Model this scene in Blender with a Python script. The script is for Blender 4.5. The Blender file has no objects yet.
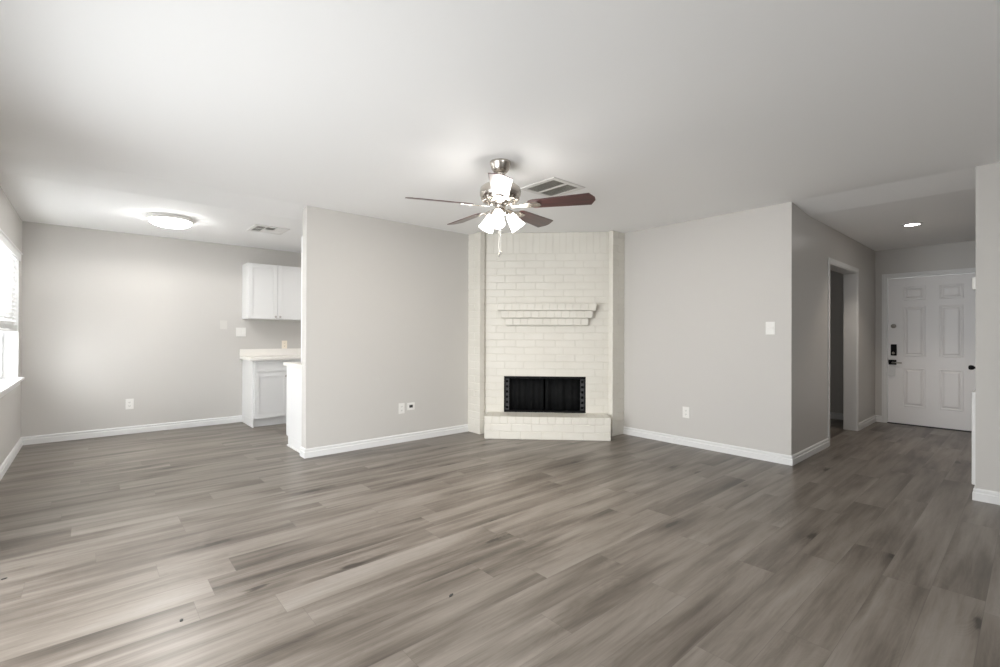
import bpy, bmesh, math, random
from mathutils import Vector, Matrix
random.seed(7)
R = math.radians
S = bpy.context.scene
COL = S.collection

# ------------------------------------------------------------------ camera, world, light, exposure
CAM_H, YAW, ROLL, FPX = 1.217, 48.94, 0.203, 467.0
a = R(YAW)
cam_d = bpy.data.cameras.new('camera'); cam_d.sensor_width = 36.0; cam_d.lens = 36.0 * FPX / 1000.0
cam_d.clip_start = 0.02
cam = bpy.data.objects.new('camera', cam_d); COL.objects.link(cam)
fwd = Vector((math.cos(a), math.sin(a), 0)); right = Vector((math.sin(a), -math.cos(a), 0))
pitch = math.atan(1.55 / FPX)
f2 = (fwd * math.cos(pitch) + Vector((0, 0, 1)) * math.sin(pitch)).normalized()
up = right.cross(f2).normalized()
rr = R(ROLL)
# the photograph is tilted by a fifth of a degree
r2 = right * math.cos(rr) + up * math.sin(rr)
u2 = up * math.cos(rr) - right * math.sin(rr)
M3 = Matrix((r2, u2, -f2)).transposed()
cam.matrix_world = Matrix.Translation((0, 0, CAM_H)) @ M3.to_4x4()
S.camera = cam

w = bpy.data.worlds.new('sky'); S.world = w; w.use_nodes = True
bg = w.node_tree.nodes['Background']
bg.inputs[0].default_value = (0.93, 0.97, 1.0, 1); bg.inputs[1].default_value = 1.6

def area(name, loc, aim, sx, sy, power, color=(1, 1, 1), spread=180):
    d = bpy.data.lights.new(name, 'AREA'); d.shape = 'RECTANGLE'; d.size = sx; d.size_y = sy
    d.energy = power; d.color = color; d.spread = R(spread)
    o = bpy.data.objects.new(name, d); COL.objects.link(o); o.location = loc
    o.rotation_euler = (Vector(aim) - Vector(loc)).to_track_quat('-Z', 'Z').to_euler()
    return o
DAY = (0.965, 0.985, 1.0)
area('daylight_patio', (-1.55, 2.1, 1.15), (2.6, 3.1, -0.6), 3.2, 1.8, 88, DAY, 144)     # glass patio doors in the left wall
area('daylight_rear', (0.2, -3.75, 1.35), (0.2, 2.0, 2.3), 2.0, 1.3, 15, DAY, 115)       # windows behind the camera
area('daylight_dining', (-1.35, 6.0, 1.45), (2.4, 5.3, -0.1), 2.1, 1.4, 60, DAY, 145)  # dining window
area('kitchen_fill', (3.2, 6.2, 2.40), (3.2, 6.2, 0), 1.1, 0.35, 9, (1.0, 0.97, 0.93))  # unseen light added to brighten the kitchen, no fixture behind it
area('side_room_fill', (5.6, 3.9, 1.6), (8.2, 2.2, 1.0), 0.8, 1.0, 2.2, DAY)         # dim fill added to lift the dark side room, not a window

S.view_settings.view_transform = 'Standard'; S.view_settings.look = 'None'
S.view_settings.gamma = 1.0; S.view_settings.use_curve_mapping = False
S.view_settings.exposure = 0.78
S.cycles.use_denoising = True
S.cycles.max_bounces = 10; S.cycles.diffuse_bounces = 6
S.cycles.sample_clamp_indirect = 8

# ------------------------------------------------------------------ dimensions (metres)
UL, UR, UD = -0.587, 4.965, 8.447          # left wall, fireplace-side wall, front-door wall
VF, VP, VK, VN = 7.25, 4.722, 1.515, 0.297 # far wall, partition, hall wall, hall's other wall
HL, H = 2.487, 2.44
UE = 1.582                                 # free end of the partition
VB, TK = -3.6, 0.12

# ------------------------------------------------------------------ materials
def nt(name):
    m = bpy.data.materials.new(name); m.use_nodes = True
    t = m.node_tree; b = t.nodes['Principled BSDF']
    return m, t, b
def node(t, kind, **kw):
    n = t.nodes.new(kind)
    for k, v in kw.items():
        if k.startswith('i_'):
            key = k[2:]; key = int(key) if key.isdigit() else key
            n.inputs[key].default_value = v
        else: setattr(n, k, v)
    return n
def plain(name, col, rough=0.5, metal=0.0, spec=0.5, bump=0.0, bscale=200, coat=0.0):
    m, t, b = nt(name)
    b.inputs['Base Color'].default_value = (*col, 1); b.inputs['Roughness'].default_value = rough
    b.inputs['Metallic'].default_value = metal; b.inputs['Specular IOR Level'].default_value = spec
    b.inputs['Coat Weight'].default_value = coat
    tc = node(t, 'ShaderNodeTexCoord')
    nz = node(t, 'ShaderNodeTexNoise', i_Scale=bscale, i_Detail=3.0)
    t.links.new(tc.outputs['Object'], nz.inputs['Vector'])
    bp = node(t, 'ShaderNodeBump', i_Strength=bump, i_Distance=0.002)
    t.links.new(nz.outputs['Fac'], bp.inputs['Height'])
    if bump > 0: t.links.new(bp.outputs['Normal'], b.inputs['Normal'])
    return m
def emit(name, col, strength):
    m, t, b = nt(name)
    b.inputs['Base Color'].default_value = (0.9, 0.9, 0.9, 1)
    b.inputs['Emission Color'].default_value = (*col, 1); b.inputs['Emission Strength'].default_value = strength
    b.inputs['Roughness'].default_value = 0.3
    return m

WALLC = (0.545, 0.528, 0.502)
M_wall = plain('wall_paint', WALLC, 0.55, spec=0.35, bump=0.12, bscale=160)
M_hallwall = plain('hall_wall_paint', WALLC, 0.33, spec=0.5, bump=0.12, bscale=160)
M_ceil = plain('ceiling_paint', (0.90, 0.90, 0.895), 0.8, spec=0.2, bump=0.15, bscale=120)
M_trim = plain('trim_paint', (0.71, 0.71, 0.705), 0.35, spec=0.5)
M_cab = plain('cabinet_paint', (0.72, 0.72, 0.715), 0.35, spec=0.5)
M_counter = plain('counter_laminate', (0.77, 0.745, 0.705), 0.3)
M_plate = plain('plate_plastic', (0.76, 0.75, 0.72), 0.3)
M_plate_beige = plain('beige_plate_plastic', (0.60, 0.585, 0.55), 0.4)
M_almond = plain('almond_plastic', (0.84, 0.77, 0.66), 0.3)
M_dark = plain('dark_slot', (0.03, 0.03, 0.03), 0.6)
M_vent = plain('vent_paint', (0.74, 0.73, 0.71), 0.4)
M_ventdark = plain('vent_duct', (0.19, 0.18, 0.155), 0.7)
M_louver = plain('vent_louver', (0.50, 0.485, 0.44), 0.5)
M_nickel = plain('brushed_nickel', (0.56, 0.52, 0.47), 0.26, metal=1.0)
M_chrome = plain('satin_nickel_knob', (0.42, 0.40, 0.37), 0.3, metal=1.0)
M_black = plain('black_metal', (0.007, 0.007, 0.008), 0.6, spec=0.12)
M_black2 = plain('charcoal_metal', (0.045, 0.045, 0.048), 0.5, spec=0.3)
M_soot = plain('soot', (0.006, 0.006, 0.006), 0.9)
M_door = plain('door_paint', (0.86, 0.85, 0.85), 0.4)
M_bulb = emit('frosted_glass_lit', (1.0, 0.96, 0.91), 13.0)
M_dome = emit('dome_glass_lit', (1.0, 0.99, 0.97), 27.0)
M_led = emit('recessed_lamp_lit', (1.0, 0.96, 0.93), 22.0)
M_blind = plain('blind_slat', (0.86, 0.86, 0.85), 0.45)
_t = M_blind.node_tree; _tr = _t.nodes.new('ShaderNodeBsdfTranslucent'); _tr.inputs[0].default_value = (.86, .86, .85, 1)
_mx = _t.nodes.new('ShaderNodeMixShader'); _mx.inputs[0].default_value = .14
_t.links.new(_t.nodes['Principled BSDF'].outputs[0], _mx.inputs[1]); _t.links.new(_tr.outputs[0], _mx.inputs[2]); _t.links.new(_mx.outputs[0], _t.nodes['Material Output'].inputs[0])

def blade_mat():
    m, t, b = nt('blade_mahogany')
    tc = node(t, 'ShaderNodeTexCoord'); mp = node(t, 'ShaderNodeMapping'); mp.inputs['Scale'].default_value = (2.5, 40, 1)
    nz = node(t, 'ShaderNodeTexNoise', i_Scale=1.5, i_Detail=5.0)
    cr = node(t, 'ShaderNodeValToRGB')
    cr.color_ramp.elements[0].position = 0.35; cr.color_ramp.elements[0].color = (0.034, 0.007, 0.0065, 1)
    cr.color_ramp.elements[1].position = 0.7; cr.color_ramp.elements[1].color = (0.095, 0.020, 0.018, 1)
    t.links.new(tc.outputs['Object'], mp.inputs['Vector']); t.links.new(mp.outputs['Vector'], nz.inputs['Vector'])
    t.links.new(nz.outputs['Fac'], cr.inputs['Fac']); t.links.new(cr.outputs['Color'], b.inputs['Base Color'])
    b.inputs['Roughness'].default_value = 0.38; b.inputs['Specular IOR Level'].default_value = 0.7
    b.inputs['Coat Weight'].default_value = 0.6; b.inputs['Coat Roughness'].default_value = 0.3
    return m
M_blade = blade_mat()

def brick_mat():
    m, t, b = nt('painted_brick')
    tc = node(t, 'ShaderNodeTexCoord')
    n1 = node(t, 'ShaderNodeTexNoise', i_Scale=3.0, i_Detail=4.0)
    n2 = node(t, 'ShaderNodeTexNoise', i_Scale=55.0, i_Detail=5.0)
    for n in (n1, n2): t.links.new(tc.outputs['Object'], n.inputs['Vector'])
    cr = node(t, 'ShaderNodeValToRGB')
    cr.color_ramp.elements[0].position = 0.3; cr.color_ramp.elements[0].color = (0.65, 0.625, 0.565, 1)
    cr.color_ramp.elements[1].position = 0.7; cr.color_ramp.elements[1].color = (0.70, 0.678, 0.62, 1)
    t.links.new(n1.outputs['Fac'], cr.inputs['Fac']); t.links.new(cr.outputs['Color'], b.inputs['Base Color'])
    bp = node(t, 'ShaderNodeBump', i_Strength=0.35, i_Distance=0.004)
    t.links.new(n2.outputs['Fac'], bp.inputs['Height']); t.links.new(bp.outputs['Normal'], b.inputs['Normal'])
    b.inputs['Roughness'].default_value = 0.45; b.inputs['Specular IOR Level'].default_value = 0.45
    return m
M_brick = brick_mat()
M_mortar = plain('painted_mortar', (0.64, 0.615, 0.555), 0.7, bump=0.4, bscale=90)

def floor_mat():
    m, t, b = nt('vinyl_planks'); L = t.links.new
    def math_(op, a_=None, b_=None, **k):
        n = node(t, 'ShaderNodeMath', operation=op)
        for i, v in enumerate((a_, b_)):
            if v is None: continue
            if isinstance(v, (int, float)): n.inputs[i].default_value = v
            else: L(v, n.inputs[i])
        return n.outputs[0]
    tc = node(t, 'ShaderNodeTexCoord'); sp = node(t, 'ShaderNodeSeparateXYZ'); L(tc.outputs['Object'], sp.inputs[0])
    U, V = sp.outputs['X'], sp.outputs['Y']
    PW, PL = 0.182, 1.22
    vr = math_('DIVIDE', math_('ADD', V, 20.05), PW); row = math_('FLOOR', vr); fv = math_('SUBTRACT', vr, row)
    wn = node(t, 'ShaderNodeTexWhiteNoise', noise_dimensions='1D'); L(row, wn.inputs['W'])
    ur = math_('ADD', math_('DIVIDE', math_('ADD', U, 20.0), PL), math_('MULTIPLY', wn.outputs['Value'], 1.0))
    colm = math_('FLOOR', ur); fu = math_('SUBTRACT', ur, colm)
    pid = math_('ADD', math_('MULTIPLY', row, 7.13), math_('MULTIPLY', colm, 3.71))
    wp = node(t, 'ShaderNodeTexWhiteNoise', noise_dimensions='1D'); L(pid, wp.inputs['W']); rnd = wp.outputs['Value']
    def vec(su, sv, sr):
        c = node(t, 'ShaderNodeCombineXYZ'); L(math_('MULTIPLY', U, su), c.inputs[0]); L(math_('MULTIPLY', V, sv), c.inputs[1])
        L(math_('MULTIPLY', rnd, sr), c.inputs[2]); return c.outputs[0]
    # broad soft streaks, fine grain, cathedral rings, knots with a darker halo
    n1 = node(t, 'ShaderNodeTexNoise', i_Scale=1.0, i_Detail=2.5, i_Roughness=0.5, i_Distortion=0.5); L(vec(0.85, 6.5, 37.0), n1.inputs['Vector'])
    n4 = node(t, 'ShaderNodeTexNoise', i_Scale=1.0, i_Detail=3.0, i_Roughness=0.55, i_Distortion=0.3); L(vec(1.6, 24.0, 71.0), n4.inputs['Vector'])
    n2 = node(t, 'ShaderNodeTexNoise', i_Scale=1.0, i_Detail=5.0, i_Roughness=0.65, i_Distortion=0.3); L(vec(4.5, 95.0, 53.0), n2.inputs['Vector'])
    n3 = node(t, 'ShaderNodeTexNoise', i_Scale=1.0, i_Detail=2.0, i_Roughness=0.5, i_Distortion=1.2); L(vec(0.9, 5.0, 91.0), n3.inputs['Vector'])
    rings = math_('FRACT', math_('MULTIPLY', n3.outputs['Fac'], 26.0))
    rings = math_('ABSOLUTE', math_('SUBTRACT', math_('MULTIPLY', rings, 2.0), 1.0))
    # the vector is bent a little so that knots are not round
    wv = node(t, 'ShaderNodeVectorMath', operation='ADD'); L(vec(1.35, 4.3, 17.0), wv.inputs[0])
    wn2 = node(t, 'ShaderNodeTexNoise', i_Scale=1.0, i_Detail=3.0); L(vec(9.0, 30.0, 5.0), wn2.inputs['Vector'])
    wsc = node(t, 'ShaderNodeVectorMath', operation='SCALE'); L(wn2.outputs['Color'], wsc.inputs[0]); wsc.inputs['Scale'].default_value = 0.16
    L(wsc.outputs[0], wv.inputs[1])
    vo = node(t, 'ShaderNodeTexVoronoi', i_Scale=1.0, i_Randomness=1.0); L(wv.outputs[0], vo.inputs['Vector'])
    sx = node(t, 'ShaderNodeSeparateXYZ'); L(vo.outputs['Color'], sx.inputs[0])
    gate = math_('GREATER_THAN', sx.outputs[0], 0.45)
    def fall(a_, b_):
        n = node(t, 'ShaderNodeMapRange'); n.interpolation_type = 'SMOOTHSTEP'; L(vo.outputs['Distance'], n.inputs[0])
        n.inputs[1].default_value = a_; n.inputs[2].default_value = b_; n.inputs[3].default_value = 1.0; n.inputs[4].default_value = 0.0
        return math_('MULTIPLY', n.outputs[0], gate)
    core, halo = fall(0.02, 0.12), fall(0.03, 0.42)
    f = math_('ADD', math_('MULTIPLY', n1.outputs['Fac'], 0.80), math_('MULTIPLY', n4.outputs['Fac'], 0.42))
    f = math_('ADD', f, math_('MULTIPLY', n2.outputs['Fac'], 0.26))
    f = math_('ADD', f, math_('MULTIPLY', rings, math_('ADD', 0.03, math_('MULTIPLY', halo, 0.06))))
    f = math_('ADD', f, math_('MULTIPLY', math_('SUBTRACT', rnd, 0.5), 0.09))
    f = math_('SUBTRACT', f, math_('ADD', math_('MULTIPLY', core, 0.34), math_('MULTIPLY', halo, 0.15)))
    cr = node(t, 'ShaderNodeValToRGB'); e = cr.color_ramp.elements
    e[0].position = 0.44; e[0].color = (0.034, 0.026, 0.020, 1)
    e[1].position = 1.06; e[1].color = (0.248, 0.222, 0.196, 1)
    x = e.new(0.64); x.color = (0.105, 0.087, 0.070, 1)
    x = e.new(0.80); x.color = (0.178, 0.154, 0.130, 1)
    L(f, cr.inputs['Fac'])
    # plank seams
    ev = math_('MULTIPLY', math_('MINIMUM', fv, math_('SUBTRACT', 1.0, fv)), PW)
    eu = math_('MULTIPLY', math_('MINIMUM', fu, math_('SUBTRACT', 1.0, fu)), PL)
    sm = math_('MINIMUM', ev, eu); seam = math_('LESS_THAN', sm, 0.0012)
    mx = node(t, 'ShaderNodeMix', data_type='RGBA'); L(math_('MULTIPLY', seam, 0.38), mx.inputs[0])
    L(cr.outputs['Color'], mx.inputs[6]); mx.inputs[7].default_value = (0.06, 0.05, 0.042, 1)
    L(mx.outputs[2], b.inputs['Base Color'])
    rg = math_('ADD', 0.30, math_('MULTIPLY', n2.outputs['Fac'], 0.12)); L(rg, b.inputs['Roughness'])
    b.inputs['Specular IOR Level'].default_value = 0.55
    bp = node(t, 'ShaderNodeBump', i_Strength=0.06, i_Distance=0.001)
    L(math_('SUBTRACT', n2.outputs['Fac'], math_('MULTIPLY', seam, 1.0)), bp.inputs['Height']); L(bp.outputs['Normal'], b.inputs['Normal'])
    return m
M_floor = floor_mat()

def mesh_curtain_mat():
    m, t, b = nt('fire_screen_mesh')
    b.inputs['Base Color'].default_value = (0.007, 0.0075, 0.008, 1); b.inputs['Specular IOR Level'].default_value = 0.2; b.inputs['Roughness'].default_value = 0.8
    b.inputs['Metallic'].default_value = 0.3
    return m
M_screen = mesh_curtain_mat()
def glass_mat():
    m, t, b = nt('window_glass')
    b.inputs['Roughness'].default_value = 0.0; b.inputs['Transmission Weight'].default_value = 1.0
    b.inputs['IOR'].default_value = 1.02; b.inputs['Base Color'].default_value = (1, 1, 1, 1)
    return m
M_glass = glass_mat()

# ------------------------------------------------------------------ mesh helpers
def obj(name, bm, mat, parent=None, bevel=0.0, smooth=False, loc=None, rot=None):
    bmesh.ops.recalc_face_normals(bm, faces=bm.faces[:])
    me = bpy.data.meshes.new(name); bm.to_mesh(me); bm.free()
    me.materials.append(mat)
    if smooth:
        for p in me.polygons: p.use_smooth = True
    o = bpy.data.objects.new(name, me); COL.objects.link(o)
    if parent is not None: o.parent = parent
    if loc is not None: o.location = loc
    if rot is not None: o.rotation_euler = rot
    if bevel > 0:
        md = o.modifiers.new('edge', 'BEVEL'); md.width = bevel; md.segments = 2; md.limit_method = 'ANGLE'; md.angle_limit = R(40)
    return o
def BM(): return bmesh.new()
def box(bm, x0, x1, y0, y1, z0, z1):
    c = [bm.verts.new(p) for p in ((x0, y0, z0), (x1, y0, z0), (x1, y1, z0), (x0, y1, z0), (x0, y0, z1), (x1, y0, z1), (x1, y1, z1), (x0, y1, z1))]
    for f in ((0, 3, 2, 1), (4, 5, 6, 7), (0, 1, 5, 4), (1, 2, 6, 5), (2, 3, 7, 6), (3, 0, 4, 7)): bm.faces.new([c[i] for i in f])
    return bm
def obox(bm, o, ex, ey, ez):
    """box from corner o along three edge vectors"""
    o, ex, ey, ez = map(Vector, (o, ex, ey, ez))
    c = [bm.verts.new(p) for p in (o, o + ex, o + ex + ey, o + ey, o + ez, o + ex + ez, o + ex + ey + ez, o + ey + ez)]
    for f in ((0, 3, 2, 1), (4, 5, 6, 7), (0, 1, 5, 4), (1, 2, 6, 5), (2, 3, 7, 6), (3, 0, 4, 7)): bm.faces.new([c[i] for i in f])
    return bm
def prism(bm, poly, z0, z1):
    b0 = [bm.verts.new((x, y, z0)) for x, y in poly]; b1 = [bm.verts.new((x, y, z1)) for x, y in poly]
    n = len(poly); bm.faces.new(b0[::-1]); bm.faces.new(b1)
    for i in range(n): bm.faces.new((b0[i], b0[(i + 1) % n], b1[(i + 1) % n], b1[i]))
    return bm
def sweep(bm, prof, p0, p1, out, m0=0, m1=0):
    """profile (d outwards, z) extruded from p0 to p1 (2D); out = outward unit vector"""
    p0, p1, out = Vector(p0), Vector(p1), Vector(out); t = (p1 - p0).normalized()
    A = [bm.verts.new((p0.x + out.x * d - t.x * d * m0, p0.y + out.y * d - t.y * d * m0, z)) for d, z in prof]
    B = [bm.verts.new((p1.x + out.x * d + t.x * d * m1, p1.y + out.y * d + t.y * d * m1, z)) for d, z in prof]
    n = len(prof); bm.faces.new(A[::-1]); bm.faces.new(B)
    for i in range(n): bm.faces.new((A[i], A[(i + 1) % n], B[(i + 1) % n], B[i]))
    return bm
def lathe(bm, prof, seg=32, M=None):
    """profile of (r, z) turned round z"""
    M = M or Matrix.Identity(4); rings = []
    for r, z in prof:
        if r < 1e-5: rings.append([bm.verts.new(M @ Vector((0, 0, z)))])
        else: rings.append([bm.verts.new(M @ Vector((r * math.cos(2 * math.pi * k / seg), r * math.sin(2 * math.pi * k / seg), z))) for k in range(seg)])
    for i in range(len(rings) - 1):
        A, B = rings[i], rings[i + 1]
        if len(A) == 1 and len(B) == 1: continue
        for k in range(seg):
            k2 = (k + 1) % seg
            if len(A) == 1: bm.faces.new((A[0], B[k], B[k2]))
            elif len(B) == 1: bm.faces.new((A[k], A[k2], B[0]))
            else: bm.faces.new((A[k], A[k2], B[k2], B[k]))
    return bm
def tube(bm, pts, r, seg=10):
    pts = [Vector(p) for p in pts]
    rings = []
    for i, p in enumerate(pts):
        d = (pts[min(i + 1, len(pts) - 1)] - pts[max(i - 1, 0)]).normalized()
        u = d.orthogonal().normalized() if i == 0 else (rings_u - d * rings_u.dot(d)).normalized()
        rings_u = u; v = d.cross(u)
        rings.append([bm.verts.new(p + (u * math.cos(2 * math.pi * k / seg) + v * math.sin(2 * math.pi * k / seg)) * r) for k in range(seg)])
    for i in range(len(rings) - 1):
        for k in range(seg): bm.faces.new((rings[i][k], rings[i][(k + 1) % seg], rings[i + 1][(k + 1) % seg], rings[i + 1][k]))
    bm.faces.new(rings[0][::-1]); bm.faces.new(rings[-1])
    return bm
def tag(o, label, cat, group=None):
    o['label'] = label; o['category'] = cat
    if group: o['group'] = group
    return o
def thing(name, label, cat, loc=(0, 0, 0), rz=0.0, group=None):
    o = bpy.data.objects.new(name, None); COL.objects.link(o); o.location = loc; o.rotation_euler = (0, 0, rz)
    o.empty_display_size = 0.1
    return tag(o, label, cat, group)
def struct(name, bm, mat, label, cat, **k):
    o = obj(name, bm, mat, **k); o['kind'] = 'structure'; tag(o, label, cat); return o
def dup(root, loc, rz, label):
    r = root.copy(); COL.objects.link(r); r.location = loc; r.rotation_euler = (0, 0, rz); r['label'] = label
    for ch in list(root.children):
        c = ch.copy(); COL.objects.link(c); c.parent = r
        for g in ch.children:
            d = g.copy(); COL.objects.link(d); d.parent = c
    return r

# ------------------------------------------------------------------ room shell
struct('floor', box(BM(), -1.2, 9.2, VB - .3, 7.5, -0.1, 0), M_floor, 'grey brown wood-look plank floor running through the rooms and hall', 'floor')

bm = BM()
def slab(poly):      # ceiling facet with thickness, poly = [(x,y,z)...] underside
    A = [bm.verts.new(p) for p in poly]; B = [bm.verts.new((p[0], p[1], 2.75)) for p in poly]
    n = len(A); bm.faces.new(A); bm.faces.new(B[::-1])
    for i in range(n): bm.faces.new((A[i], B[i], B[(i + 1) % n], A[(i + 1) % n]))
E0, E1 = UL - .25, 9.2
slab([(E0, VB - .3, HL), (UR, VB - .3, HL), (UR, VP, HL), (E0, VP, HL)])
slab([(E0, VP, HL), (UR, VP, HL), (UR, VP + .45, H), (E0, VP + .45, H)])
slab([(E0, VP + .45, H), (UR, VP + .45, H), (UR, 7.5, H), (E0, 7.5, H)])
slab([(UR, VB - .3, HL), (UR + .5, VB - .3, H), (UR + .5, VP + .45, H), (UR, VP, HL)])
slab([(UR + .5, VB - .3, H), (E1, VB - .3, H), (E1, 7.5, H), (UR + .5, 7.5, H)])
struct('ceiling', bm, M_ceil, 'smooth off-white ceiling over the living room, dining area and hall', 'ceiling')

WT = 2.5
def wall(name, boxes, label, mat=None):
    b = BM()
    for x in boxes: box(b, *x)
    return struct(name, b, mat or M_wall, label, 'wall')
# left wall with the dining window opening and patio opening
W1a, W1b, WZ0, WZ1 = 5.10, 6.95, 0.755, 2.03
P1a, P1b = 0.65, 3.55
lw0 = UL - 0.20
wall('wall_left', [(lw0, UL, VB, P1a, 0, WT), (lw0, UL, P1b, W1a, 0, WT), (lw0, UL, W1b, VF + .12, 0, WT), (lw0, UL, P1a, P1b, 2.1, WT),
                   (lw0, UL, W1a, W1b, 0, WZ0), (lw0, UL, W1a, W1b, WZ1, WT)], 'pale greige wall holding the white-framed window beside the dining area')
wall('wall_far', [(lw0, UR + .2, VF, VF + .12, 0, WT)], 'pale greige end wall of the dining area, running behind the cabinets')
wall('wall_partition', [(UE, UR + .12, VP, VP + TK, 0, WT)], 'pale greige partition wall between the kitchen and the brick fireplace')
wall('wall_right', [(UR, UR + TK, VK + .135, VP, 0, WT), (UR, UR + .003, VK, VK + .135, 0, WT)], 'pale greige wall between the brick fireplace and the hallway, holding a switch plate')
wall('wall_near_right', [(UR, UR + TK, VB, VN, 0, WT), (UR + TK, 5.8, VN - .12, VN, 0, WT), (5.8, UD, VN - .08, VN + .043, 0, WT)],
     'greige wall on the near side of the hall mouth')
OU0, OU1, OH = 6.18, 7.41, 2.04
CW, CT = .050, .011
wall('wall_hall', [(UR + .003, OU0, VK, VK + .135, 0, WT), (OU1, UD, VK, VK + .135, 0, WT), (OU0, OU1, VK, VK + .135, OH, WT)],
     'shaded greige hallway wall with the cased opening', M_hallwall)
DV0, DV1, DH = 0.459, 1.375, 2.032
wall('wall_entry', [(UD, UD + .14, VN - .1, DV0, 0, WT), (UD, UD + .14, DV1, VK + .135, 0, WT), (UD, UD + .14, DV0, DV1, DH, WT)],
     'darker greige wall around the white front door', M_hallwall)
wall('wall_back', [(lw0, -0.5, VB - .12, VB, 0, WT), (1.9, UR + TK, VB - .12, VB, 0, WT), (-0.5, 1.9, VB - .12, VB, 0, 0.7), (-0.5, 1.9, VB - .12, VB, 2.2, WT)],
     'greige rear wall of the living room with a wide window')
wall('wall_side_room', [(8.25, 8.37, VK + .135, 4.2, 0, WT), (UR + TK, 8.37, 4.2, 4.32, 0, WT)], 'dark wall of the room seen through the cased opening', M_hallwall)
wall('wall_kitchen', [(4.4, 4.52, VP + TK, VF, 0, WT)], 'end wall of the kitchen')

# baseboards
PROF = [(0, 0), (.016, 0), (.016, .055), (.009, .060), (.009, .071), (.013, .075), (.011, .084), (.004, .091), (0, .091)]
def base(name, segs, label):
    b = BM()
    for sg in segs: sweep(b, PROF, *sg)
    return struct(name, b, M_trim, label, 'baseboard')
BT = .0145
base('baseboard_left', [((UL, P1b + .06), (UL, VF), (1, 0), 0, -1), ((UL, VB), (UL, P1a - .06), (1, 0))], 'white baseboard below the dining window')
base('baseboard_far', [((UL, VF), (1.59, VF), (0, -1), -1, 0)], 'white baseboard along the dining end wall')
base('baseboard_partition', [((UE, VP), (3.575, VP), (0, -1), 1, 0), ((UE, VP), (UE, VP + TK + .004), (-1, 0), 1, 0)], 'white baseboard along the partition wall up to the fireplace')
base('baseboard_right', [((UR, VK), (UR, 3.36), (-1, 0), 1, 0)], 'white baseboard between the fireplace and the hallway corner')
base('baseboard_hall', [((UR, VK), (OU0 - CW, VK), (0, -1), 1, 0), ((OU1 + CW, VK), (UD, VK), (0, -1), 0, -1)], 'white baseboard along the shaded hallway wall')
base('baseboard_near_right', [((UR, VB), (UR, VN), (-1, 0), 0, 1), ((UR, VN), (5.8, VN), (0, 1), 1, 0)], 'white baseboard at the foot of the wall beside the hall mouth')
base('baseboard_entry', [((UD, DV1 + .062), (UD, VK), (-1, 0), 0, -1)], 'short white baseboard beside the front door frame')
base('baseboard_side_room', [((8.25, VK + .135), (8.25, 4.2), (-1, 0))], 'white baseboard inside the dark side room')

# cased opening (trim_1)
bm = BM()
box(bm, OU0 - CW, OU0 + .004, VK - CT, VK, 0, OH + CW); box(bm, OU1 - .004, OU1 + CW, VK - CT, VK, 0, OH + CW); box(bm, OU0 + .004, OU1 - .004, VK - CT, VK, OH - .004, OH + CW)
box(bm, OU0, OU0 + .014, VK - .004, VK + .140, 0, OH); box(bm, OU1 - .014, OU1, VK - .004, VK + .140, 0, OH); box(bm, OU0 + .014, OU1 - .014, VK - .004, VK + .140, OH - .014, OH)
struct('trim_1', bm, M_trim, 'white casing and jambs of the opening in the hallway wall', 'door casing', bevel=.003)
# front door casing (trim_2)
bm = BM()
DC = .062
for d0, d1, t in ((0, DC, .012), (.030, DC, .018)):
    box(bm, UD - t, UD, DV1 + d0 + .0, DV1 + d1, 0, DH + DC)
    box(bm, UD - t, UD, DV0 - d1, DV0 - d0, 0, DH + DC)
    box(bm, UD - t, UD, DV0 - d0, DV1 + d0, DH + d0, DH + d1)
struct('trim_2', bm, M_trim, 'white casing around the front door', 'door casing', bevel=.002)
# white end strip of the partition, kitchen side
struct('trim_3', box(BM(), UE + .008, UE + .028, VP + TK, VP + TK + .062, .93, 2.21), M_trim, 'narrow white trim board on the kitchen side of the partition end', 'trim board', bevel=.002)

# ------------------------------------------------------------------ dining window
wu = UL - .112        # room-side face of the sash
win = BM()
box(win, wu - .05, wu, W1a, W1a + .05, WZ0, WZ1); box(win, wu - .05, wu, W1b - .05, W1b, WZ0, WZ1)
box(win, wu - .05, wu, W1a + .05, W1b - .05, WZ0, WZ0 + .05); box(win, wu - .05, wu, W1a + .05, W1b - .05, WZ1 - .05, WZ1)
box(win, wu - .045, wu - .006, W1a + .05, W1b - .05, 1.37, 1.42)
box(win, wu - .045, wu - .006, 6.0, 6.05, WZ0 + .05, WZ1 - .05)
window = struct('window_1', win, M_trim, 'white-framed dining window, lower part clear below the raised blind', 'window', bevel=.003)
obj('pane', box(BM(), wu - .03, wu - .026, W1a + .05, W1b - .05, WZ0 + .05, WZ1 - .05), M_glass, window)
rv = BM()
t_ = .012
box(rv, wu, UL + .001, W1b - t_, W1b, WZ0, WZ1); box(rv, wu, UL + .001, W1a, W1a + t_, WZ0, WZ1); box(rv, wu, UL + .001, W1a, W1b, WZ1 - t_, WZ1)
obj('reveal', rv, M_trim, window)
sill = BM(); box(sill, wu, UL + .045, W1a - .05, W1b + .055, WZ0 - .022, WZ0 + .004); box(sill, UL, UL + .014, W1a - .03, W1b + .035, WZ0 - .075, WZ0 - .022)
obj('window_sill', sill, M_trim, window, bevel=.004)

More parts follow.
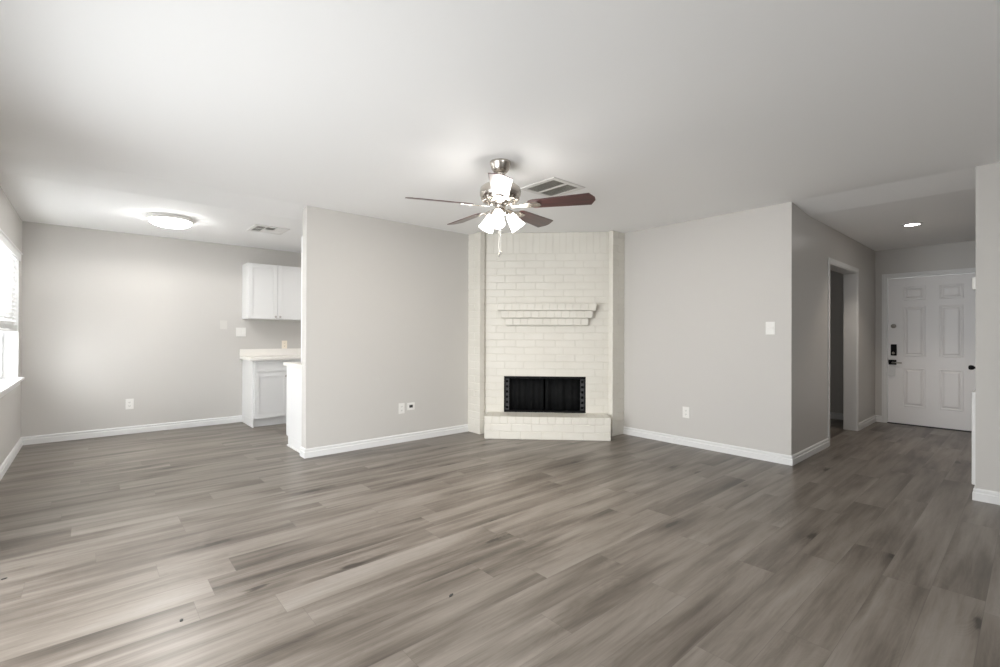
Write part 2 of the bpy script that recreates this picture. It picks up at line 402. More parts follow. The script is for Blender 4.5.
bl = thing('window_blind', 'white horizontal slat blind half lowered in the dining window', 'blind', (UL - .035, (W1a + W1b) / 2, 0))
hw = (W1b - W1a) / 2 - .014
obj('headrail', box(BM(), -.03, .03, -hw, hw, WZ1 - .055, WZ1 - .013), M_blind, bl)
va = BM(); box(va, .036, .048, -hw - .05, hw + .07, WZ1 - .055, WZ1 + .020); box(va, .030, .060, -hw - .055, hw + .075, WZ1 + .012, WZ1 + .026); 
obj('valance', va, M_trim, bl, bevel=.003)
sl = BM(); z = WZ1 - .085
while z > 1.30:
    ca, sa = math.cos(R(50)), math.sin(R(50))
    obox(sl, (-.024 * ca, -hw, z - .024 * sa), (.048 * ca, 0, .048 * sa), (0, 2 * hw, 0), (-.003 * sa, 0, .003 * ca)); z -= .042
obj('slats', sl, M_blind, bl)
st = BM(); z = 1.262
for k in range(8): box(st, -.024, .024, -hw, hw, z, z + .003); z += .0052
obj('stacked_slats', st, M_blind, bl)
obj('bottom_rail', box(BM(), -.026, .026, -hw, hw, 1.238, 1.258), M_blind, bl, bevel=.003)
for y in (-hw + .15, 0, hw - .15): obj('ladder_cord', tube(BM(), [(.026, y, 1.25), (.026, y, WZ1 - .05)], .0012, 6), M_blind, bl)

# patio opening + rear window frames (outside the picture, where the daylight comes from)
pf = BM()
box(pf, UL - .14, UL - .08, P1a, P1a + .06, 0, 2.1); box(pf, UL - .14, UL - .08, P1b - .06, P1b, 0, 2.1); box(pf, UL - .14, UL - .08, P1a, P1b, 2.04, 2.1)
box(pf, UL - .14, UL - .08, P1a, P1b, 0, .05); box(pf, UL - .14, UL - .08, 1.87, 1.93, 0, 2.1)
struct('window_2', pf, M_trim, 'white-framed glass patio doors', 'window')
pf = BM()
box(pf, -.5, -.44, VB - .09, VB - .04, .7, 2.2); box(pf, 1.84, 1.9, VB - .09, VB - .04, .7, 2.2); box(pf, -.5, 1.9, VB - .09, VB - .04, .7, .76); box(pf, -.5, 1.9, VB - .09, VB - .04, 2.14, 2.2); box(pf, .67, .73, VB - .09, VB - .04, .7, 2.2)
struct('window_3', pf, M_trim, 'white-framed rear window', 'window')

# ------------------------------------------------------------------ fireplace (local: x = towards the partition, y = out into the room)
FS = 5.79 / math.sqrt(2)
fp = thing('fireplace', 'cream painted brick corner fireplace from floor to ceiling with a black firebox', 'fireplace', (FS, FS, 0), R(135))
CP = .089
TL, TR = .625, -.990
FX0, FX1, FZ0, FZ1 = -.658, .347, 3 * CP, .708
def bricks(bm, x0, x1, z0, z1, y0, d, L, gap=.010, off=0., holes=(), jit=.0018, vertical=False):
    """one course of bricks facing +y"""
    x = x0 - off
    while x < x1 - .004:
        xa, xb = max(x, x0), min(x + L, x1)
        segs = [(xa, xb)]
        for hx0, hx1, hz0, hz1 in holes:
            if z1 > hz0 + .01 and z0 < hz1 - .01:
                ns = []
                for s0, s1 in segs:
                    if s1 <= hx0 or s0 >= hx1: ns.append((s0, s1))
                    else:
                        if s0 < hx0: ns.append((s0, hx0))
                        if s1 > hx1: ns.append((hx1, s1))
                segs = ns
        for s0, s1 in segs:
            if s1 - s0 > .025:
                j = random.uniform(-jit, jit)
                box(bm, s0 + gap / 2 * (s0 > x0 + .001), s1 - gap / 2 * (s1 < x1 - .001), y0, y0 + d + j, z0 + gap / 2, z1 - gap / 2 + random.uniform(-.001, .001))
        x += L
def holebox(bm, x0, x1, y0, y1, z0, z1, hx0, hx1, hz0, hz1):
    box(bm, x0, hx0, y0, y1, z0, z1); box(bm, hx1, x1, y0, y1, z0, z1); box(bm, hx0, hx1, y0, y1, hz1, z1); box(bm, hx0, hx1, y0, y1, z0, hz0)
hole = [(FX0, FX1, FZ0, FZ1)]
# body behind the facing bricks
core = BM(); holebox(core, TR, TL, -.12, -.0036, 0, HL - .002, FX0, FX1, FZ0, FZ1)
obj('mortar_bed', core, M_mortar, fp)
bb = BM()
for i in range(25):
    if i * CP + CP / 2 < FZ0 - .005: pass
    bricks(bb, TR, TL, i * CP, (i + 1) * CP, -.03, .03, .242, off=(.121 if i % 2 else .02), holes=hole, gap=.007, jit=.0014)
bricks(bb, TR, TL, 25 * CP, HL - .002, -.03, .03, .082, gap=.0065, jit=.001)      # upright soldier course under the ceiling
obj('chimney_breast', bb, M_brick, fp, bevel=.0035)
# wing returns, built in room coordinates
def to_local(u, v): 
    du, dv = u - FS, v - FS; s = math.sqrt(.5)
    return ((-du + dv) * s, (-du - dv) * s)
def wing(name, u0, u1, v0, v1, axis):
    b = BM(); 
    for i in range(28):
        z0, z1 = i * CP, min((i + 1) * CP, HL - .002)
        g = .006; j = random.uniform(-.0015, .0015)
        cut = .5 if i % 2 else 0
        if axis == 'v': parts = [(u0 + j, u1, v0, v1)] if not cut else [(u0 + j, u1, v0, v0 + .108), (u0 + j, u1, v0 + .114, v1)]
        else: parts = [(u0, u1, v0 + j, v1)] if not cut else [(u0, u0 + .108, v0 + j, v1), (u0 + .114, u1, v0 + j, v1)]
        for (p, q, r_, s_) in parts:
            poly = [to_local(p, r_), to_local(q, r_), to_local(q, s_), to_local(p, s_)]
            prism(b, poly, z0 + g * (i > 0), z1 - g * .2)
    if axis == 'v': poly = [(u0 + .004, v0 + .004), (u1 - .004, v0 + .004), (u1 - .004, v1), (u0 + .004, v1)]
    else: poly = [(u0 + .004, v0 + .004), (u1, v0 + .004), (u1, v1 - .004), (u0 + .004, v1 - .004)]
    prism(b, [to_local(*p) for p in poly], 0, HL - .003)
    return obj(name, b, M_brick, fp, bevel=.003)
wing('side_return', 3.576, 3.648, 4.480, VP - .001, 'v')
wing('side_return', 4.722, UR - .001, 3.352, 3.415, 'u')
# raised hearth
hb = BM(); HX0, HX1, HD = -.908, .557, .33
hcore = BM(); box(hcore, HX0 + .004, HX1 - .004, -.02, HD - .005, 0, 3 * CP - .006)
obj('hearth_bed', hcore, M_mortar, fp)
for i in range(2):
    bricks(hb, HX0, HX1, i * CP, (i + 1) * CP, HD - .10, .10, .242, off=(.06 if i else .17), gap=.007)
bricks(hb, HX0, HX1, 2 * CP, 3 * CP, HD - .235, .235, .093, gap=.007, off=.02)
bricks(hb, HX0, HX1, 2 * CP, 3 * CP - .001, -.0, .085, .242, gap=.007)
for i in range(2):      # sides
    for xs in (HX0, HX1 - .1):
        box(hb, xs, xs + .1, 0, .10, i * CP + .003, (i + 1) * CP - .003); box(hb, xs, xs + .1, .107, HD - .108, i * CP + .003, (i + 1) * CP - .003)
obj('hearth', hb, M_brick, fp, bevel=.004)
# corbelled mantel, three courses of header bricks
mz = 1.338; MC = .0885
for k, (x0, x1, d) in enumerate(((-.681, .327, .065), (-.728, .380, .105), (-.762, .425, .145))):
    b = BM(); n = round((x1 - x0) / .0935); Lh = (x1 - x0) / n
    for j in range(n):
        box(b, x0 + j * Lh + .002, x0 + (j + 1) * Lh - .002, -.002, d + random.uniform(-.004, .004), mz + k * MC + .004, mz + (k + 1) * MC - .004)
    box(b, x0 + .006, x1 - .006, -.002, d - .008, mz + k * MC, mz + (k + 1) * MC - .001)
    obj('mantel_course', b, M_brick, fp, bevel=.004)
# firebox
fb = BM(); D = .42
box(fb, FX0 - .01, FX0, -D, -.12, FZ0, FZ1); box(fb, FX1, FX1 + .01, -D, -.12, FZ0, FZ1); box(fb, FX0, FX1, -D - .01, -D, FZ0, FZ1)
box(fb, FX0, FX1, -D, -.12, FZ1, FZ1 + .01); box(fb, FX0, FX1, -D, -.002, FZ0 - .01, FZ0 + .002)
obj('firebox', fb, M_soot, fp)
fr = BM(); g = .014
box(fr, FX0, FX0 + g, -.05, -.006, FZ0, FZ1); box(fr, FX1 - g, FX1, -.05, -.006, FZ0, FZ1)
box(fr, FX0 + g, FX1 - g, -.05, -.006, FZ1 - .028, FZ1); box(fr, FX0 + g, FX1 - g, -.05, -.006, FZ0, FZ0 + .016)
frame = obj('firebox_frame', fr, M_black, fp, bevel=.002)
def strip(x0, x1):
    b = BM(); n = 6; zz0, zz1 = FZ0 + .02, FZ1 - .035; p = (zz1 - zz0) / n; hx = .015; cx = (x0 + x1) / 2
    y0, y1 = -.040, -.032
    box(b, x0, cx - hx, y0, y1, zz0, zz1); box(b, cx + hx, x1, y0, y1, zz0, zz1)
    for i in range(n + 1):
        za = zz0 if i == 0 else zz0 + (i - .5) * p + hx; zb = zz1 if i == n else zz0 + (i + .5) * p - hx
        box(b, cx - hx, cx + hx, y0, y1, za, zb)
    return b
obj('perforated_side_strip', strip(FX0 + g, FX0 + .062), M_black2, fp)
obj('perforated_side_strip', strip(FX1 - .062, FX1 - g), M_black2, fp)
def curtain(x0, x1, seed):
    b = BM(); rnd = random.Random(seed); n = 60; ph = [rnd.uniform(0, 6.28) for _ in range(3)]; prev = None
    for i in range(n + 1):
        x = x0 + (x1 - x0) * i / n; y = -.085 + .014 * math.sin(x * 38 + ph[0]) + .009 * math.sin(x * 71 + ph[1]) + .006 * math.sin(x * 17 + ph[2])
        cur = (b.verts.new((x, y, FZ0 + .012)), b.verts.new((x, y * .9 - .006, FZ1 - .03)))
        if prev: b.faces.new((prev[0], cur[0], cur[1], prev[1]))
        prev = cur
    return b
xm = (FX0 + FX1) / 2
for k, (x0, x1) in enumerate(((FX0 + .06, xm - .012), (xm + .012, FX1 - .06))):
    c = obj('mesh_curtain', curtain(x0, x1, k + 3), M_screen, fp, smooth=True)
    md = c.modifiers.new('t', 'SOLIDIFY'); md.thickness = .002
obj('curtain_rod', tube(BM(), [(FX0 + .02, -.085, FZ1 - .032), (FX1 - .02, -.085, FZ1 - .032)], .005), M_black2, fp, smooth=True)

# ------------------------------------------------------------------ ceiling fan
FC = Vector((2.25, 2.585, 0))
fan = thing('ceiling_fan', 'brushed nickel ceiling fan with five dark red wood blades and lit glass shades', 'ceiling fan', (FC.x, FC.y, HL))
# local z measured down from ceiling
obj('canopy', lathe(BM(), [(0, 0), (.076, 0), (.078, -.012), (.074, -.020), (.066, -.052), (.052, -.072), (.044, -.078), (.0, -.078)], 36), M_nickel, fan, smooth=True).data
obj('downrod', lathe(BM(), [(.0, -.07), (.030, -.078), (.036, -.090), (.030, -.102), (.014, -.106), (.014, -.16), (.03, -.165), (.0, -.166)], 24), M_nickel, fan, smooth=True)
obj('motor_housing', lathe(BM(), [(0, -.160), (.045, -.162), (.085, -.166), (.125, -.176), (.146, -.195), (.151, -.222), (.149, -.245), (.138, -.266), (.118, -.282),
    (.112, -.276), (.095, -.280), (.086, -.292), (.05, -.296), (0, -.296)], 48), M_nickel, fan, smooth=True)
orn = BM(); rr_ = []
for k in range(72):
    th = k * math.pi / 36; b_ = .004 if k % 4 < 2 else 0.0
    rr_.append([orn.verts.new(((r + q * b_) * math.cos(th), (r + q * b_) * math.sin(th), z - abs(q) * b_ * .6)) for r, z, q in ((.112, -.277, -1), (.116, -.290, 0), (.127, -.287, 1), (.139, -.268, 1))])
for k in range(72):
    for q in range(3): orn.faces.new((rr_[k][q], rr_[(k + 1) % 72][q], rr_[(k + 1) % 72][q + 1], rr_[k][q + 1]))
obj('motor_ornament', orn, M_nickel, fan, smooth=False)
BZ = -.326
blade_az = [229, 157, 85, 13, -59]
def blade_mesh():
    b = BM(); r0, r1 = .215, .688; w0, w1 = .056, .077; ch = .036; th = .006
    pts = [(r0, -w0 * .72), (r0 + .03, -w0), (r1 - .034, -w1), (r1, -.018), (r1, .018), (r1 - .034, w1), (r0 + .03, w0), (r0, w0 * .72)]
    prism(b, pts, -th / 2, th / 2)
    return b
bmesh_blade = None
for az in blade_az:
    T = Matrix.Translation((0, 0, BZ)) @ Matrix.Rotation(R(az), 4, 'Z') @ Matrix.Rotation(R(-14), 4, 'X')
    if bmesh_blade is None:
        bo = obj('blade', blade_mesh(), M_blade, fan, bevel=.0015); bmesh_blade = bo.data
        br = BM()
        # cast bracket: a broad plate under the blade root narrowing to the motor
        prism(br, [(.085, -.016), (.150, -.011), (.185, -.020), (.215, -.034), (.285, -.030), (.300, -.018), (.305, 0), (.300, .018), (.285, .030), (.215, .034), (.185, .020), (.150, .011), (.085, .016)], -.011, -.004)
        for p in ((.235, -.018), (.235, .018), (.280, 0)): lathe(br, [(0, -.015), (.006, -.014), (.007, -.010), (0, -.010)], 10, Matrix.Translation((*p, 0)))
        bk = obj('blade_bracket', br, M_nickel, bo, bevel=.002); bkd = bk.data
    else:
        bo = bpy.data.objects.new('blade', bmesh_blade); COL.objects.link(bo); bo.parent = fan
        md = bo.modifiers.new('edge', 'BEVEL'); md.width = .0015; md.segments = 2; md.limit_method = 'ANGLE'
        bk = bpy.data.objects.new('blade_bracket', bkd); COL.objects.link(bk); bk.parent = bo
    bo.matrix_local = T
# light kit
obj('light_kit_hub', lathe(BM(), [(0, -.292), (.055, -.294), (.060, -.302), (.052, -.312), (.040, -.322), (.038, -.350), (.046, -.356), (.046, -.372), (.034, -.392), (.012, -.402), (0, -.404)], 32), M_nickel, fan, smooth=True)
for az, tilt, rad in ((99, 36, .056), (219, 34, .052), (-21, 38, .056)):
    c, s = math.cos(R(az)), math.sin(R(az))
    arm = obj('lamp_arm', tube(BM(), [(c * .03, s * .03, -.362), (c * .06, s * .06, -.352), (c * rad, s * rad, -.358), (c * (rad + .012), s * (rad + .012), -.376)], .008), M_nickel, fan, smooth=True)
    MM = Matrix.Translation((c * (rad + .008), s * (rad + .008), -.368)) @ Matrix.Rotation(R(az), 4, 'Z') @ Matrix.Rotation(R(-tilt), 4, 'Y')
    obj('lamp_holder', lathe(BM(), [(0, .008), (.020, .006), (.024, -.006), (.026, -.026), (0, -.028)], 20, MM), M_nickel, fan, smooth=True)
    sh = obj('glass_shade', lathe(BM(), [(.022, -.016), (.031, -.022), (.037, -.045), (.043, -.080), (.051, -.112), (.058, -.132), (.056, -.133), (.049, -.112), (.041, -.080), (.035, -.045), (.029, -.025), (.020, -.020)], 28, MM), M_bulb, fan, smooth=True)
    obj('bulb', lathe(BM(), [(0, -.028), (.012, -.03), (.016, -.05), (.029, -.078), (.030, -.090), (.022, -.108), (0, -.116)], 18, MM), M_bulb, fan, smooth=True)
    ld = bpy.data.lights.new('bulb_light', 'SPOT'); ld.energy = 22; ld.spot_size = R(165); ld.spot_blend = .7; ld.shadow_soft_size = .035; ld.color = (1.0, .915, .81)
    lo = bpy.data.objects.new('bulb_light', ld); COL.objects.link(lo); lo.parent = fan
    lo.matrix_local = MM @ Matrix.Translation((0, 0, -.125))
for (x, y, z1) in ((-.014, -.004, -.672), (.012, .006, -.650)):
    ch = BM(); z = -.395
    while z > z1:
        lathe(ch, [(0, z), (.0016, z - .0015), (0, z - .003)], 6, Matrix.Translation((x, y, 0))); z -= .0040
    tube(ch, [(x, y, -.39), (x, y, z1)], .0012, 6)
    pc = obj('pull_chain', ch, M_vent, fan)  # pale colour stands in for glare on the metal chain
    obj('pull_weight', lathe(BM(), [(0, z1 + .002), (.004, z1 - .002), (.0055, z1 - .014), (.004, z1 - .024), (0, z1 - .027)], 12, Matrix.Translation((x, y, 0))), M_chrome, pc, smooth=True)

# ------------------------------------------------------------------ ceiling fixtures
dl = thing('dome_light', 'round lit flush-mount dome light on the dining ceiling', 'ceiling light', (.608, 5.975, H))
obj('rim', lathe(BM(), [(0, 0), (.200, 0), (.206, -.010), (.206, -.034), (.198, -.040), (.188, -.042), (.184, -.02), (0, -.02)], 56), M_vent, dl, smooth=True)
obj('glass_dome', lathe(BM(), [(.186, -.030), (.184, -.048), (.176, -.064), (.150, -.080), (.110, -.091), (.06, -.098), (0, -.100)], 56), M_dome, dl, smooth=True)
ld = bpy.data.lights.new('dome_lamp', 'SPOT'); ld.energy = 14; ld.spot_size = R(178); ld.spot_blend = .15; ld.shadow_soft_size = .16; ld.color = (1.0, .98, .95)
lo = bpy.data.objects.new('dome_lamp', ld); COL.objects.link(lo); lo.parent = dl; lo.location = (0, 0, -.27)
for k in range(3):
    th = R(217 + 120 * k); obj('clip', lathe(BM(), [(0, .0), (.007, -.001), (.007, -.012), (0, -.014)], 10, Matrix.Translation((.197 * math.cos(th), .197 * math.sin(th), -.038))), M_chrome, dl)

rl = thing('recessed_light', 'small lit recessed light in the hallway ceiling', 'ceiling light', (6.72, .885, H))
obj('trim_ring', lathe(BM(), [(.062, 0), (.090, 0), (.090, -.004), (.084, -.009), (.068, -.010), (.062, -.004)], 40), M_trim, rl, smooth=True)
obj('lens', lathe(BM(), [(0, -.007), (.050, -.007), (.067, -.004), (.067, -.001), (0, -.001)], 40), M_led, rl, smooth=True)
ld = bpy.data.lights.new('lamp_light', 'SPOT'); ld.energy = 32; ld.spot_size = R(116); ld.spot_blend = .5; ld.shadow_soft_size = .05; ld.color = (1.0, .88, .76)
lo = bpy.data.objects.new('lamp_light', ld); COL.objects.link(lo); lo.parent = rl; lo.location = (0, 0, -.012)

rv_ = thing('air_return_vent', 'white framed ceiling vent with two dark louvered panels beside the fan', 'ceiling vent', (2.975, 2.735, HL))
b = BM(); o_, i_ = .200, .158
box(b, -o_, o_, -o_, -i_, -.009, 0); box(b, -o_, o_, i_, o_, -.009, 0); box(b, -o_, -i_, -i_, i_, -.009, 0); box(b, i_, o_, -i_, i_, -.009, 0)
box(b, -.012, .012, -i_, i_, -.009, 0)
obj('frame', b, M_vent, rv_, bevel=.002)
obj('duct', box(BM(), -i_, i_, -i_, i_, -.002, -.0005), M_ventdark, rv_)
b = BM()
for side in (-1, 1):
    for k in range(9):
        x = side * (.020 + k * .0155)
        obox(b, (x - .006, -i_, -.0085), (.010, 0, .006), (0, 2 * i_, 0), (-.0006, 0, .001))
obj('louvers', b, M_louver, rv_)

sv = thing('supply_vent', 'small white square ceiling vent near the kitchen cabinets', 'ceiling vent', (1.535, 5.875, H))
b = BM(); o_, i_ = .185, .150
box(b, -o_, o_, -o_, -i_, -.010, 0); box(b, -o_, o_, i_, o_, -.010, 0); box(b, -o_, -i_, -i_, i_, -.010, 0); box(b, i_, o_, -i_, i_, -.010, 0)
for xx in (-.052, .052): box(b, xx - .007, xx + .007, -i_, i_, -.010, 0)
box(b, -i_, i_, -.007, .007, -.0095, 0)
obj('frame', b, M_vent, sv, bevel=.002)
obj('duct', box(BM(), -i_, i_, -i_, i_, -.002, -.0005), M_ventdark, sv)
b = BM()
for k in range(5):
    p = -.138 + k * .0195
    obox(b, (p, -i_, -.0095), (.004, 0, .007), (0, 2 * i_, 0), (.0008, 0, 0))
for k in range(7):
    q = .007 + k * .0195
    obox(b, (-.045, q + .015, -.0095), (0, -.015, .004), (.09, 0, 0), (0, .0004, .0008)); obox(b, (-.045, -q - .006, -.0095), (0, .008, .006), (.09, 0, 0), (0, .0004, .0008))
for k in range(5):
    q = .062 + k * .0185
    obox(b, (q + .014, -i_, -.0095), (-.014, 0, .005), (0, 2 * i_, 0), (.0004, 0, .0008))
obj('louvers', b, M_vent, sv)

# ------------------------------------------------------------------ wall plates (local: x along wall, -y out of the wall into the room)
def plate(name, label, cat, loc, rz, w_, h_, kind, mat=None, group=None):
    mat = mat or M_plate
    t = thing(name, label, cat, loc, rz, group)
    obj('cover_plate', box(BM(), -w_ / 2, w_ / 2, -.006, 0, -h_ / 2, h_ / 2), mat, t, bevel=.002)
    if kind == 'outlet':
        for s in (-1, 1):
            b = BM(); box(b, -.016, .016, -.008, -.005, s * .022 - .013, s * .022 + .013)
            rc = obj('receptacle', b, mat, t, bevel=.003)
            sl_ = BM(); box(sl_, -.0075, -.0050, -.0084, -.007, s * .022 - .004, s * .022 + .006); box(sl_, .0050, .0075, -.0084, -.007, s * .022 - .004, s * .022 + .006)
            box(sl_, -.002, .002, -.0084, -.007, s * .022 - .010, s * .022 - .006)
            obj('slots', sl_, M_dark, rc)
    elif kind == 'rocker2':
        for s in (-1, 1):
            b = BM(); box(b, s * .023 - .0165, s * .023 + .0165, -.009, -.005, -.033, .033); obj('rocker', b, mat, t, bevel=.003)
    elif kind == 'toggle2':
        for s in (-1, 1):
            b = BM(); box(b, -.006 + s * .020, .006 + s * .020, -.0065, -.005, -.012, .012); obj('toggle_slot', b, M_vent, t)
            b = BM(); obox(b, (-.0045 + s * .020, -.005, -.006 * s), (.009, 0, 0), (0, -.012, .006 * s), (0, .003, .008)); obj('toggle', b, mat, t, bevel=.001)
    elif kind == 'coax':
        obj('jack', box(BM(), -.022, .022, -.010, -.004, -.016, .016), M_dark, t, bevel=.003)
    elif kind == 'blank':
        for s in (-1, 1): obj('screw', lathe(BM(), [(0, 0), (.0035, 0), (.0035, .002), (0, .0025)], 10, Matrix.Translation((0, -.006, s * h_ * .38)) @ Matrix.Rotation(R(90), 4, 'X')), mat, t)
    return t
FAR, PART, RGT = 0.0, 0.0, R(-90)
plate('wall_outlet', 'white outlet low on the dining end wall above the baseboard', 'outlet', (.338, VF, .362), 0, .078, .125, 'outlet')
plate('blank_plate', 'faint beige blank plate on the dining end wall, beside the white switch', 'wall plate', (1.335, VF, 1.343), 0, .085, .118, 'blank', M_plate_beige)
plate('light_switch', 'white double switch plate close to the upper kitchen cabinet', 'light switch', (1.545, VF, 1.246), 0, .122, .122, 'rocker2')
plate('wall_outlet', 'almond outlet on the kitchen wall between counter and upper cabinet', 'outlet', (2.118, VF, 1.066), 0, .074, .116, 'outlet', M_almond)
plate('wall_outlet', 'white outlet low on the partition wall, left of the dark jack', 'outlet', (2.638, VP, .383), 0, .074, .118, 'outlet')
plate('cable_jack_plate', 'small white plate with a black jack low on the partition wall', 'wall plate', (2.757, VP, .396), 0, .098, .085, 'coax')
plate('light_switch', 'white two-toggle switch plate on the wall near the hallway corner', 'light switch', (UR, 1.697, 1.293), RGT, .082, .124, 'toggle2')
plate('wall_outlet', 'white outlet low on the wall right of the brick fireplace', 'outlet', (UR, 2.551, .367), RGT, .078, .122, 'outlet')

# ------------------------------------------------------------------ kitchen cabinets
def shaker(bm, x0, x1, z0, z1, y, rail=.058, t=.019):
    """door or drawer front facing -y"""
    box(bm, x0, x0 + rail, y - t, y, z0, z1); box(bm, x1 - rail, x1, y - t, y, z0, z1)
    box(bm, x0 + rail, x1 - rail, y - t, y, z0, z0 + rail); box(bm, x0 + rail, x1 - rail, y - t, y, z1 - rail, z1)
    box(bm, x0 + rail, x1 - rail, y - t + .008, y, z0 + rail, z1 - rail)
def knob(parent, x, y, z, name='knob', r=.015):
    MM = Matrix.Translation((x, y, z)) @ Matrix.Rotation(R(90), 4, 'X')
    return obj(name, lathe(BM(), [(0, 0), (.006, 0), (.005, .012), (r * .8, .016), (r, .022), (r * .85, .028), (0, .030)], 18, MM), M_chrome, parent, smooth=True)
def upper(name, label, x0, n, dw):
    t = thing(name, label, 'kitchen cabinet', (x0, VF, 0), group='upper kitchen cabinets')
    W = n * dw
    obj('body', box(BM(), 0, W, -.305, -.001, 1.425, 2.178), M_cab, t, bevel=.002)
    for k in range(n):
        b = BM(); shaker(b, k * dw + .002, (k + 1) * dw - .002, 1.428, 2.175, -.306)
        d = obj('cabinet_door', b, M_cab, t, bevel=.0015)
        kx = (k + 1) * dw - .030 if k % 2 == 0 else k * dw + .030
        knob(d, kx, -.325, 1.458)
upper('upper_cabinet', 'white two-door upper cabinet at the open end of the kitchen wall', 1.558, 2, .374)
upper('upper_cabinet', 'white upper cabinet farther into the kitchen, behind the partition', 1.558 + .750, 2, .374)

def basecab(name, label, x0, W, loc, rz, dep, group='base kitchen cabinets'):
    t = thing(name, label, 'kitchen cabinet', loc, rz, group)
    b = BM(); box(b, 0, W, -dep, -.001, .105, .870); box(b, 0, .018, -dep + .0, -.001, 0, .105)
    obj('body', b, M_cab, t, bevel=.002)
    obj('toe_kick', box(BM(), .018, W, -dep + .045, -.02, 0, .105), M_cab, t)
    b = BM(); shaker(b, .020, W - .006, .725, .862, -dep - .001, rail=.03); obj('drawer', b, M_cab, t, bevel=.0015)
    b = BM(); shaker(b, .020, W - .006, .112, .712, -dep - .001); d = obj('cabinet_door', b, M_cab, t, bevel=.0015); knob(d, W - .042, -dep - .020, .655)
    return t
basecab('base_cabinet', 'white base cabinet with drawer and door against the kitchen end wall', 0, .445, (1.565, VF, 0), 0, .56)
basecab('base_cabinet', 'white base cabinet farther along the end wall, behind the partition', 0, .60, (2.012, VF, 0), 0, .56)
# cabinet backing the partition, its end panel facing the dining area; doors face the kitchen
pk = thing('base_cabinet', 'white base cabinet with plain end panel standing behind the partition end', 'kitchen cabinet', (1.612, VP + TK + .002, 0), 0, 'base kitchen cabinets')
b = BM(); box(b, 0, 1.8, 0, .585, .105, .870); box(b, 0, .018, 0, .530, 0, .105)
obj('body', b, M_cab, pk, bevel=.002)
obj('toe_kick', box(BM(), .018, 1.8, .02, .53, 0, .105), M_cab, pk)
for k in range(3):
    b = BM()
    x0, x1 = k * .6 + .004, (k + 1) * .6 - .004
    box(b, x0, x1, .586, .604, .112, .862); d = obj('cabinet_door', b, M_cab, pk, bevel=.002)
shoe = BM(); box(shoe, -.012, 0, .0, .532, 0, .016); obj('shoe_moulding', shoe, M_trim, pk, bevel=.003)

ct = thing('countertop', 'pale beige laminate counter along the kitchen end wall', 'countertop', (1.53, VF, 0), group='kitchen countertops')
obj('worktop', box(BM(), 0, 2.8, -.600, -.001, .871, .911), M_counter, ct, bevel=.006)
obj('backsplash', box(BM(), 0, 2.8, -.022, -.001, .911, 1.008), M_counter, ct, bevel=.003)
ct2 = thing('countertop', 'pale beige counter on the cabinet behind the partition end', 'countertop', (1.588, VP + TK + .002, 0), group='kitchen countertops')
obj('worktop', box(BM(), 0, 1.83, 0, .628, .871, .909), M_counter, ct2, bevel=.006)

# dark flecks lying on the planks
for x, y, l, r_, lab in ((1.266, 1.795, .017, 20, 'dark wood chip lying on the planks in the middle foreground'), (.288, 2.384, .011, 70, 'small dark chip on the planks in the left foreground'),
                         (-.327, 3.359, .012, 10, 'tiny dark chip on the planks near the left wall')):
    b = BM(); prism(b, [(-l, -.003), (-.3 * l, -.0065), (.6 * l, -.005), (l, .001), (.3 * l, .006), (-.5 * l, .005)], 0, .0025)
    tag(obj('wood_chip', b, M_dark, loc=(x, y, .0003), rot=(0, 0, R(r_))), lab, 'chip', 'dark chips on the floor')

# ------------------------------------------------------------------ front door
fd = struct('door_1', (lambda b: box(b, UD + .012, UD + .056, DV0 + .004, DV1 - .004, .012, DH - .004))(BM()), M_door, 'white six-panel front door with dark locks at the end of the hall', 'door', bevel=.001)
def panel_mesh(v0, v1, z0, z1):
    b = BM(); u = UD + .012
    rings = [(0, 0), (.005, -.006), (.014, -.006), (.022, .0005), (.032, .0), (.050, -.009)]
    prev = None
    for ins_, du in rings:
        cur = [b.verts.new((u + du, y, z)) for y, z in ((v0 + ins_, z0 + ins_), (v1 - ins_, z0 + ins_), (v1 - ins_, z1 - ins_), (v0 + ins_, z1 - ins_))]
        if prev:
            for k in range(4): b.faces.new((prev[k], prev[(k + 1) % 4], cur[(k + 1) % 4], cur[k]))
        prev = cur
    b.faces.new(prev)
    return b
for v0, v1 in ((.612, .842), (.978, 1.208)):
    for z0, z1 in ((.250, .785), (.945, 1.630), (1.715, 1.905)):
        obj('door_panel', panel_mesh(v0, v1, z0, z1), M_door, fd)
XR = Matrix.Rotation(R(-90), 4, 'Y')
def on_door(v, z): return Matrix.Translation((UD + .012, v, z)) @ XR
obj('deadbolt_turn', lathe(BM(), [(0, 0), (.030, 0), (.030, .008), (.022, .016), (.018, .026), (0, .030)], 24, on_door(1.312, 1.363)), M_chrome, fd, smooth=True)
kp = obj('keypad_lock', box(BM(), UD - .014, UD + .012, 1.276, 1.340, .950, 1.108), M_black, fd, bevel=.008)
obj('turn_knob', lathe(BM(), [(0, 0), (.018, 0), (.016, .012), (0, .014)], 20, Matrix.Translation((UD - .014, 1.310, .985)) @ XR), M_chrome, kp, smooth=True)
lv = obj('lever_handle', (lambda b: box(b, UD - .004, UD + .012, 1.280, 1.366, .822, .890))(BM()), M_black, fd, bevel=.004)
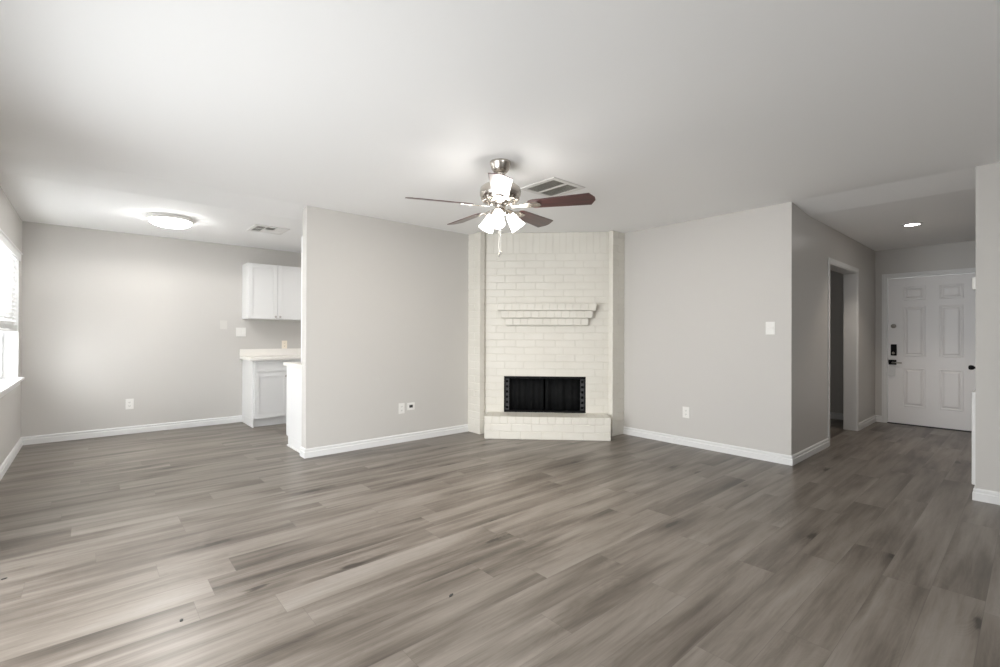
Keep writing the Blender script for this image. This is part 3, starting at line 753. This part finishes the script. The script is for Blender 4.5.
b = BM(); tube(b, [(UD, 1.318, .854), (UD - .045, 1.318, .854), (UD - .052, 1.300, .854), (UD - .052, 1.215, .852)], .009); obj('lever', b, M_chrome, lv, smooth=True)
obj('latch_cover', box(BM(), UD - .018, UD + .012, 1.292, 1.366, .665, .802), M_trim, fd, bevel=.003)
obj('threshold', box(BM(), UD - .02, UD + .10, DV0, DV1, 0.0, .011), M_black2, fd)
jb = BM()
box(jb, UD, UD + .12, DV1, DV1 + .02, 0, DH + .02); box(jb, UD, UD + .12, DV0 - .02, DV0, 0, DH + .02); box(jb, UD, UD + .12, DV0, DV1, DH, DH + .02)
jb.free()

# hall side wall: closet door knob, return grille, chime
cd_ = struct('door_2', box(BM(), 5.86, 6.46, VN + .043, VN + .050, .01, 2.03), M_door, 'white closet door in the near wall of the hall', 'door')
MM = Matrix.Translation((6.28, VN + .050, .925)) @ Matrix.Rotation(R(-90), 4, 'X')
kn_ = obj('door_knob', lathe(BM(), [(0, 0), (.030, 0), (.030, .006), (.012, .010), (.010, .035), (.020, .044), (.023, .060), (.018, .074), (0, .078)], 24, MM), M_black, cd_, smooth=True)
gr = thing('return_air_grille', 'white slotted return air grille low on the hall wall beside the near corner', 'air grille', (5.02, VN, .10))
b = BM(); gw, gh = .44, .70
box(b, 0, gw, 0, .024, 0, .03); box(b, 0, gw, 0, .024, gh - .03, gh); box(b, 0, .03, 0, .024, .03, gh - .03); box(b, gw - .03, gw, 0, .024, .03, gh - .03)
obj('frame', b, M_trim, gr, bevel=.003)
b = BM(); z = .04
while z < gh - .04: obox(b, (.03, .004, z), (gw - .06, 0, 0), (0, .014, -.008), (0, .001, .002)); z += .022
obj('slats', b, M_trim, gr)
chm = thing('door_chime', 'small white box high on the hall wall, above the slotted grille', 'door chime', (5.10, VN, 1.627))
obj('cover', box(BM(), 0, .10, 0, .027, -.046, .046), M_plate, chm, bevel=.004)
obj('base_plate', box(BM(), -.006, .106, 0, .006, -.050, .050), M_plate, chm, bevel=.001)
